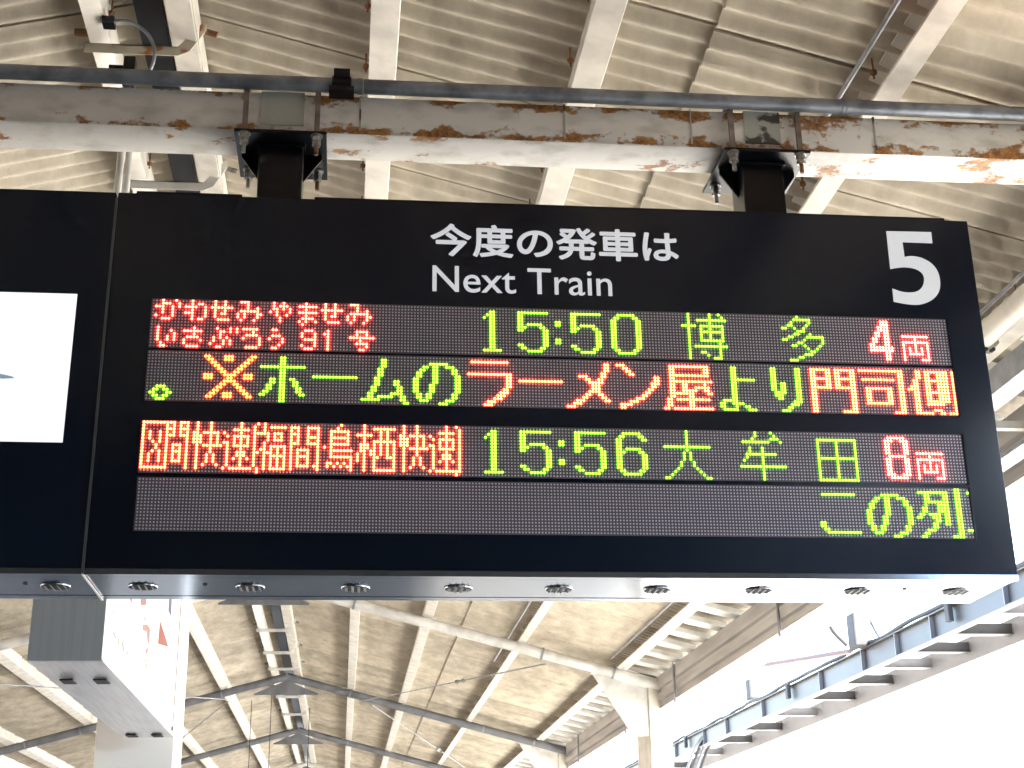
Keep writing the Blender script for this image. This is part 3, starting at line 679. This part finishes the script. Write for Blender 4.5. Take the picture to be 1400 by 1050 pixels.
rows_items = {
 0: [('t_ka', 1, 0, 'r'), ('t_wa', 10, 0, 'r'), ('t_se', 18, 0, 'r'), ('t_mi', 26, 0, 'r'), ('t_ya', 36, 0, 'r'), ('t_ma', 45, 0, 'r'), ('t_se', 52, 0, 'r'), ('t_mi', 60, 0, 'r'),
     ('t_i', 2, 9, 'r'), ('t_sa', 10, 9, 'r'), ('t_bu', 18, 9, 'r'), ('t_ro', 28, 9, 'r'), ('t_u', 36, 9, 'r'), ('t_9', 46, 9, 'r'), ('t_1', 53, 9, 'r'), ('t_go', 61, 9, 'r'),
     ('1', 103, 0, 'g'), ('5', 114, 0, 'g'), ('col', 126, 0, 'g'), ('5', 131, 0, 'g'), ('0', 144, 0, 'g'), ('haku', 167, 0, 'g'), ('ta', 200, 0, 'g'), ('4', 229, 0, 'w'), ('ryo', 240, 0, 'w')],
 1: [('maru', 1, 0, 'g'), ('kome', 16, 0, 'y'), ('ho', 34, 0, 'g'), ('bar', 50, 0, 'g'), ('mu', 65, 0, 'g'), ('no', 81, 0, 'g'), ('ra', 98, 0, 'o'), ('bar', 114, 0, 'o'), ('me', 129, 0, 'o'), ('nn', 145, 0, 'o'),
     ('ya', 160, 0, 'o'), ('yo', 178, 0, 'g'), ('ri', 195, 0, 'g'), ('mon', 208, 0, 'o'), ('shi', 224, 0, 'o'), ('gawa', 240, 0, 'o')],
 2: [('c_ku', 0, 0, 'o'), ('c_kan', 0, 0, 'o'), ('c_kai', 0, 0, 'o'), ('c_soku', 0, 0, 'o'), ('c_fuku', 0, 0, 'o'), ('c_kan2', 0, 0, 'o'), ('c_dot', 0, 0, 'o'), ('c_tori', 0, 0, 'o'), ('c_su', 0, 0, 'o'), ('c_kai2', 0, 0, 'o'), ('c_soku2', 0, 0, 'o'), ('c_par', 0, 0, 'o'),
     ('1', 103, 0, 'g'), ('5', 114, 0, 'g'), ('col', 126, 0, 'g'), ('5', 131, 0, 'g'), ('6', 144, 0, 'g'), ('dai', 159, 0, 'g'), ('mu2', 183, 0, 'g'), ('den', 208, 0, 'g'), ('8', 230, 0, 'w'), ('ryo', 240, 0, 'w')],
 3: [('ko', 207, 0, 'g'), ('no', 222, 0, 'g'), ('retsu', 238, 0, 'g')],
}
for row in range(4):
    zt = Z0-ROWT[row]+.0065; zb = zt-.163
    pl = mesh_obj("led_panel", bmx((-.0065, 2.5565, -.0035, .001, zb, zt)), BOARD, board)
    fr = bmx((-.0115, -.0065, -.007, -.0001, zb-.002, zt+.002), (2.5565, 2.5615, -.007, -.0001, zb-.002, zt+.002))
    split_obj("panel_edge", fr, CASE, pl)
    lit = set()
    for (gname, c0, r_off, colr) in rows_items[row]:
        cells = {(c+c0, r+r_off) for c, r in GL[gname] if 0 <= c+c0 < 256 and r+r_off < 16}
        cells -= lit
        lit |= cells
        led_mesh("lit_character", cells, row, LM[colr], pl, r_=.0049, h=.0036)
    if row == 3:
        cells = {(255, 1), (254, 13), (255, 13)}; lit |= cells
        led_mesh("lit_character", cells, row, LM['g'], pl, r_=.0049, h=.0036)
    off = [(c, r) for c in range(256) for r in range(16) if (c, r) not in lit]
    o = led_mesh("unlit_dots", off, row, (LEDOFF,), pl, r_=.0030, h=.0016, seg=6); tag(o, kind="stuff")

# ---- static lettering
def text_mesh(txt, x0, x1, z0, z1, bold=0.0, name="heading_lettering", parent=board, label=None, m=LETTER, yy=-.0012):
    cu = bpy.data.curves.new("t", 'FONT'); cu.body = txt; cu.resolution_u = 8
    ob = bpy.data.objects.new("t", cu); COL.objects.link(ob)
    dg = bpy.context.evaluated_depsgraph_get(); me = bpy.data.meshes.new_from_object(ob.evaluated_get(dg))
    COL.objects.unlink(ob); bpy.data.objects.remove(ob)
    xs = [v.co.x for v in me.vertices]; ys = [v.co.y for v in me.vertices]
    ax, bx_, ay, by_ = min(xs), max(xs), min(ys), max(ys)
    bm = bmesh.new(); bm.from_mesh(me); bpy.data.meshes.remove(me)
    for v in bm.verts:
        v.co = Vector((x0+(v.co.x-ax)/(bx_-ax)*(x1-x0), yy, z0+(v.co.y-ay)/(by_-ay)*(z1-z0)))
    r = bmesh.ops.extrude_face_region(bm, geom=list(bm.faces))
    for v in [g_ for g_ in r['geom'] if isinstance(g_, bmesh.types.BMVert)]: v.co.y += .0006
    if bold:
        base = list(bm.verts)+list(bm.edges)+list(bm.faces)
        for q_ in range(8):
            d_ = bmesh.ops.duplicate(bm, geom=base)
            for v in d_['geom']:
                if isinstance(v, bmesh.types.BMVert):
                    v.co += Vector((bold*math.cos(q_*math.pi/4), .00006*(q_+1), bold*math.sin(q_*math.pi/4)))
    o = mesh_obj(name, bm, m, parent)
    if label: o["label"] = label
    return o
text_mesh("今度の発車は", .861, 1.671, 3.614, 3.725, bold=.0028, label="white Japanese heading above the dot rows")
text_mesh("Next Train", .866, 1.446, 3.487, 3.577, bold=.0006, label="white English heading reading Next Train")
five = [(0,0)]
# numeral 5 outline, in metres on the face
raw = FIVE = [(385, 248), (716, 256), (725, 338), (505, 330), (520, 438)]
def sp(zx, zy):
    u = 1140+zx/5.385; v = 270+zy/5.385
    d = fw+RR*((u-700)/FPX)-UU*((v-V0)/FPX); t = -(-4.31737)/d.y
    return (0.62096+d.x*t, 1.65+d.z*t)
outer = smoothpath([Vector(sp(*p)) for p in ((520, 438), (575, 432), (650, 447), (722, 490), (768, 555), (783, 640), (765, 710), (710, 762), (625, 790), (530, 785), (440, 768))], 5)
inner = smoothpath([Vector(sp(*p)) for p in ((430, 670), (495, 693), (560, 700), (615, 690), (652, 655), (664, 600), (645, 555), (592, 525), (520, 515), (460, 520), (415, 528))], 5)
poly = [Vector(sp(*p)) for p in raw[:4]]+outer+inner
from mathutils.geometry import tessellate_polygon
bm = bmesh.new(); nP = len(poly)
fv = [bm.verts.new((p.x, -.0012, p.y)) for p in poly]; bv = [bm.verts.new((p.x, -.0002, p.y)) for p in poly]
for t_ in tessellate_polygon([[Vector((p.x, p.y, 0)) for p in poly]]):
    bm.faces.new([fv[q_] for q_ in t_]); bm.faces.new([bv[q_] for q_ in reversed(t_)])
for q_ in range(nP): bm.faces.new((fv[q_], fv[(q_+1) % nP], bv[(q_+1) % nP], bv[q_]))
o = mesh_obj("platform_number", bm, LETTER, board); o["label"] = "large white numeral 5"

# ------------------------------------------------------------------ screen board at left
sb = empty("screen_board", (-1.4, .19, BZ0), "black board with a bright white screen joined to the left of the departure board", "screen board")
casing(sb, -2.9, BX0-.003)
bottom(sb, -2.9, BX0-.003, [-.25, -.57, -.89], [-.332], 0)
mesh_obj("seam_strip", bmx((BX0-.004, BX0+.004, -.003, .002, BZ0-.006, BZ1-.02)), mat("seam_metal", (.10, .12, .13), .35, .6), sb)
mesh_obj("seam_strip", bmx((BX0-.003, BX0+.003, -.003, .385, BZ0-.0065, BZ0-.003)), mat("bright_edge", (.8, .8, .78), .3, .3), sb)
SCR = emat("screen_glow", (.93, .96, 1.0), 1.15)
sz0, sz1, sx1 = 2.966, 3.445, -.2335
scr = mesh_obj("screen", bmx((-1.55, sx1, -.002, .001, sz0, sz1)), SCR, sb)
bm = bmesh.new(); prism(bm, [(-.53, 3.199), (-.40, 3.170), (-.392, 3.1645), (-.43, 3.162), (-.53, 3.178)], 'y', -.003, -.002)
mesh_obj("screen_mark", bm, emat("screen_ink", (.20, .30, .38), 1.0), scr)

# ------------------------------------------------------------------ lightbox sign at lower left
lb = empty("lightbox_sign", (-.49, 3.1, 2.6), "white poster lightbox hung along the platform with grey end panel", "lightbox")
LX0, LX1, LY0, LY1, LZ0, LZ1 = -.634, -.343, 1.757, 4.515, 2.60, 3.62
mesh_obj("box_body", bmx((LX0+.004, LX1-.004, LY0+.006, LY1, LZ0+.006, LZ1)), WHITE2, lb)
mesh_obj("end_panel", bmx((LX0, LX1-.003, LY0-.004, LY0+.006, LZ0, LZ1)), mat("brushed_grey_panel", (.40, .45, .50), .55, 0, vary=.10, scale=5, stretch=(14, 1, .3)), lb)
split_obj("bottom_panel", bmx((LX0, LX1, LY0+.006, LY1, LZ0-.002, LZ0+.006)), mat("pale_aluminium", (.88, .88, .90), .30, .9, vary=.15, scale=5, stretch=(12, .5, 1)), lb)
for yy in (LY0+.45, LY1-.22):
    for xx in (LX0+.075, LX0+.215):
        mesh_obj("hook_slot", bmx((xx-.028, xx+.028, yy, yy+.12, LZ0-.012, LZ0-.0065)), DARK, lb)
POST = emat("poster_backlit", (.97, .96, .98), .95, dark=(.8, .8, .8))
ps = mesh_obj("poster", bmx((LX1-.004, LX1+.002, LY0+.02, LY1-.16, LZ0+.04, LZ1-.03)), POST, lb)
mesh_obj("poster_edge", bmx((LX1-.002, LX1+.006, LY1-.16, LY1-.13, LZ0+.02, LZ1)), mat("brown_edge", (.12, .08, .05), .5), lb)
mesh_obj("frame_edge", bmx((LX1-.002, LX1+.004, LY1-.13, LY1, LZ0, LZ1)), POST, lb)
def lp(zx, zy):   # measured mark outline on the poster face
    u = 130+zx/7.0; v = 810+zy/7.0
    d = fw+RR*((u-700)/FPX)-UU*((v-V0)/FPX); t = (LX1+.003-0.62096)/d.x
    return (-4.31737+d.y*t, 1.65+d.z*t)
def mark(pts_, col, st):
    m_ = emat("ink_%d_%d_%d" % tuple(int(c*99) for c in col), col, st*.55, dark=tuple(c**2.2*.05 for c in col))
    bm = bmesh.new(); prism(bm, [lp(*p) for p in pts_], 'x', LX1+.0022, LX1+.0034); mesh_obj("poster_mark", bm, m_, ps)
RED = (.95, .20, .12)
mark([(622, 262), (705, 525), (600, 492)], RED, .8)
mark([(455, 310), (500, 300), (530, 350), (520, 480), (500, 490), (495, 380), (455, 360)], (1, .55, .47), .92)
mark([(478, 545), (510, 520), (505, 585), (485, 590)], (1, .42, .35), .9)
mark([(435, 50), (490, 50), (495, 110), (470, 130), (435, 120)], (1, .45, .42), .9)
mark([(465, 230), (490, 230), (490, 280), (465, 270)], (1, .8, .62), .92)
mark([(450, 630), (515, 655), (510, 675), (450, 650)], (1, .8, .55), .92); mark([(475, 670), (505, 690), (500, 735), (480, 730)], (1, .82, .6), .92)
mark([(330, 50), (355, 50), (352, 110), (340, 95)], (.9, .12, .28), .8)
mark([(708, 50), (740, 50), (728, 240), (698, 175)], (.42, .42, .66), .8)
for a in ((165, 130, 185, 205), (265, 120, 290, 160), (215, 230, 228, 262), (255, 290, 275, 330), (335, 230, 350, 330), (330, 395, 345, 425), (595, 600, 610, 650), (592, 670, 610, 705), (650, 830, 660, 860), (597, 890, 612, 912)):
    mark([(a[0], a[1]), (a[0]+9, a[1]), (a[2], a[3]), (a[2]-9, a[3])], (.30, .28, .32), .8)
mark([(393, 790), (400, 790), (487, 900), (480, 902)], (.35, .35, .38), .8)
for a in ((150, 330, 190, 300), (165, 380, 210, 440), (215, 440, 240, 500), (250, 470, 285, 560), (290, 560, 325, 590)):
    mark([(a[0], a[1]), (a[0]+20, a[1]-8), (a[2], a[3]), (a[2]-20, a[3]+6)], (.78, .77, .66), .9)
bm = bmesh.new()
for yy in (2.2, 4.0): tube(bm, (-.49, yy, LZ1), (-.49, yy, 5.13), .017, 12)
mesh_obj("hanger_rod", bm, WHITE2, lb, smooth='auto')

colm = mesh_obj("platform_column", bmx((-.80, -.352, 4.62, 5.05, 0, 5.10), (-.81, -.345, 4.6, 5.06, 0, .4)), mat("bright_white_column", (.88, .88, .88), .4), bevel=.01)
tag(colm, "broad white column standing right behind the poster lightbox", "column")

# ------------------------------------------------------------------ opposite canopy on the right
oc = empty("opposite_canopy", (7.6, 15, 4.6), "narrow canopy over the opposite platform, grey spine beam with cross arms", "canopy")
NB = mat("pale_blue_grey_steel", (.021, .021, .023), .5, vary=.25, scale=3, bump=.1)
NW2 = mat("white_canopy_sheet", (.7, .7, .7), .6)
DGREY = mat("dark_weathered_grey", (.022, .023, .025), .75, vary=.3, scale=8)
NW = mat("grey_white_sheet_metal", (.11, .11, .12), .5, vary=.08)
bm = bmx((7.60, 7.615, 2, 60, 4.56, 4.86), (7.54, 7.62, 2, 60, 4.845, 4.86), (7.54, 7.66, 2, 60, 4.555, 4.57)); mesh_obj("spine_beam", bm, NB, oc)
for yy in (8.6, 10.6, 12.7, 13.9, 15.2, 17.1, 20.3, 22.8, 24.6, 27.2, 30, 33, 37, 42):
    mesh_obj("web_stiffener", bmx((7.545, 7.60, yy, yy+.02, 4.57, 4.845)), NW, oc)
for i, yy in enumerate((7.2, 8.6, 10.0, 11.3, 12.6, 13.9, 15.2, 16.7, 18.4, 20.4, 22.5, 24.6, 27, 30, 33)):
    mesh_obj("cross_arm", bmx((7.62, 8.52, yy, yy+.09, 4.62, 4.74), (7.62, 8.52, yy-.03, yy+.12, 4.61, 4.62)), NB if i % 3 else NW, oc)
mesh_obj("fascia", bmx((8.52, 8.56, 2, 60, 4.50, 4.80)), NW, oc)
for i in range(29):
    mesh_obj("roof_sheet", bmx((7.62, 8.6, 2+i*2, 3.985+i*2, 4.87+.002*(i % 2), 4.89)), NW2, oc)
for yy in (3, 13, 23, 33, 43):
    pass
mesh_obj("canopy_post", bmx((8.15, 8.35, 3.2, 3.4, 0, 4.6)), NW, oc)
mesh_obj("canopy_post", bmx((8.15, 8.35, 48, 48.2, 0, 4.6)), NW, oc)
bm = bmesh.new()
path_tube(bm, smoothpath([(7.565+random.uniform(-.02, .02), 4+i*.55, 4.89+random.uniform(-.012, .03)) for i in range(60)], 3), .028, 7)
o = mesh_obj("cable_bundle", bm, DGREY, smooth=True); tag(o, "lumpy grey cable bundle lying along the opposite canopy beam", "cable")
for i, (yy, hh) in enumerate(((9.6, .12), (12.0, .20), (18.6, .10), (26.0, .14))):
    o = mesh_obj("cable_clip_box", bmx((7.50, 7.56, yy, yy+.12, 4.66, 4.86+hh*.3)), DGREY, bevel=.01)
    tag(o, "small grey box clipped on the opposite canopy beam, %s along it from the right" % ("first", "second", "third", "fourth")[i], "box", "boxes clipped on the far beam")
# things standing on it
s = mesh_obj("loudspeaker", bmx((7.52, 7.70, 20.9, 21.15, 4.95, 5.30)), DGREY, bevel=.03); tag(s, "grey box-shaped speaker standing on the opposite canopy beam", "speaker")
mesh_obj("foot_bracket", bmx((7.55, 7.66, 20.95, 21.1, 4.86, 4.95)), BOLT, s)
s = empty("mast_fitting", (7.55, 15.0, 4.86), "pale mast fitting with curved pipe on the opposite canopy beam under the sign", "fitting")
mesh_obj("fitting_box", bmx((7.38, 7.62, 14.9, 15.2, 4.86, 5.5)), DGREY, s, bevel=.02)
bm = bmesh.new(); path_tube(bm, smoothpath([(7.0, 15, 5.6), (7.02, 15, 5.35), (7.12, 15, 5.08), (7.3, 15, 4.88)]), .035, 10); mesh_obj("curved_pipe", bm, DGREY, s, smooth='auto')
bm = bmesh.new(); path_tube(bm, smoothpath([(7.62, 15, 5.3), (7.72, 15, 5.05), (7.8, 15, 4.95), (7.9, 15, 5.0)]), .02, 8); mesh_obj("cable", bm, DGREY, s, smooth='auto')
bm = bmesh.new(); tube(bm, (7.33, 15.0, 4.80), (6.3, 17.5, 4.92), .035, 10)
o = mesh_obj("service_pipe", bm, mat("pinkish_pipe", (.10, .065, .065), .5), smooth='auto'); tag(o, "pinkish service pipe sloping against the bright sky", "pipe")
o = mesh_obj("hung_lamp", bmx((5.9, 6.6, 17.3, 17.5, 4.90, 4.98), (6.45, 6.6, 17.3, 17.5, 4.90, 5.06)), mat("pale_lamp_case", (.16, .155, .14), .5)); tag(o, "pale lamp housing hanging in the bright gap beside the gutter", "lamp")
for i, (x, yy, z0, z1, lb_) in enumerate(((7.35, 17.9, 4.9, 5.75, "tall thin aerial rod on the opposite canopy"), (7.45, 24.3, 4.85, 5.5, "short thin aerial rod near the bundled pipes"))):
    bm = bmesh.new(); tube(bm, (x, yy, z0), (x, yy, z1), .013, 8); o = mesh_obj("aerial_rod", bm, DGREY); tag(o, lb_, "rod")
bm = bmesh.new(); tube(bm, (7.35, 17.9, 5.72), (7.6, 9, 6.3), .008, 6); o = mesh_obj("overhead_wire", bm, DGREY); tag(o, "thin wire running from the aerial rod towards the sign", "wire")
bm = bmesh.new(); tube(bm, (7.0, 30, 5.2), (7.3, 13, 5.75), .008, 6); o = mesh_obj("overhead_wire", bm, DGREY); tag(o, "thin wire passing behind the grey speaker", "wire")
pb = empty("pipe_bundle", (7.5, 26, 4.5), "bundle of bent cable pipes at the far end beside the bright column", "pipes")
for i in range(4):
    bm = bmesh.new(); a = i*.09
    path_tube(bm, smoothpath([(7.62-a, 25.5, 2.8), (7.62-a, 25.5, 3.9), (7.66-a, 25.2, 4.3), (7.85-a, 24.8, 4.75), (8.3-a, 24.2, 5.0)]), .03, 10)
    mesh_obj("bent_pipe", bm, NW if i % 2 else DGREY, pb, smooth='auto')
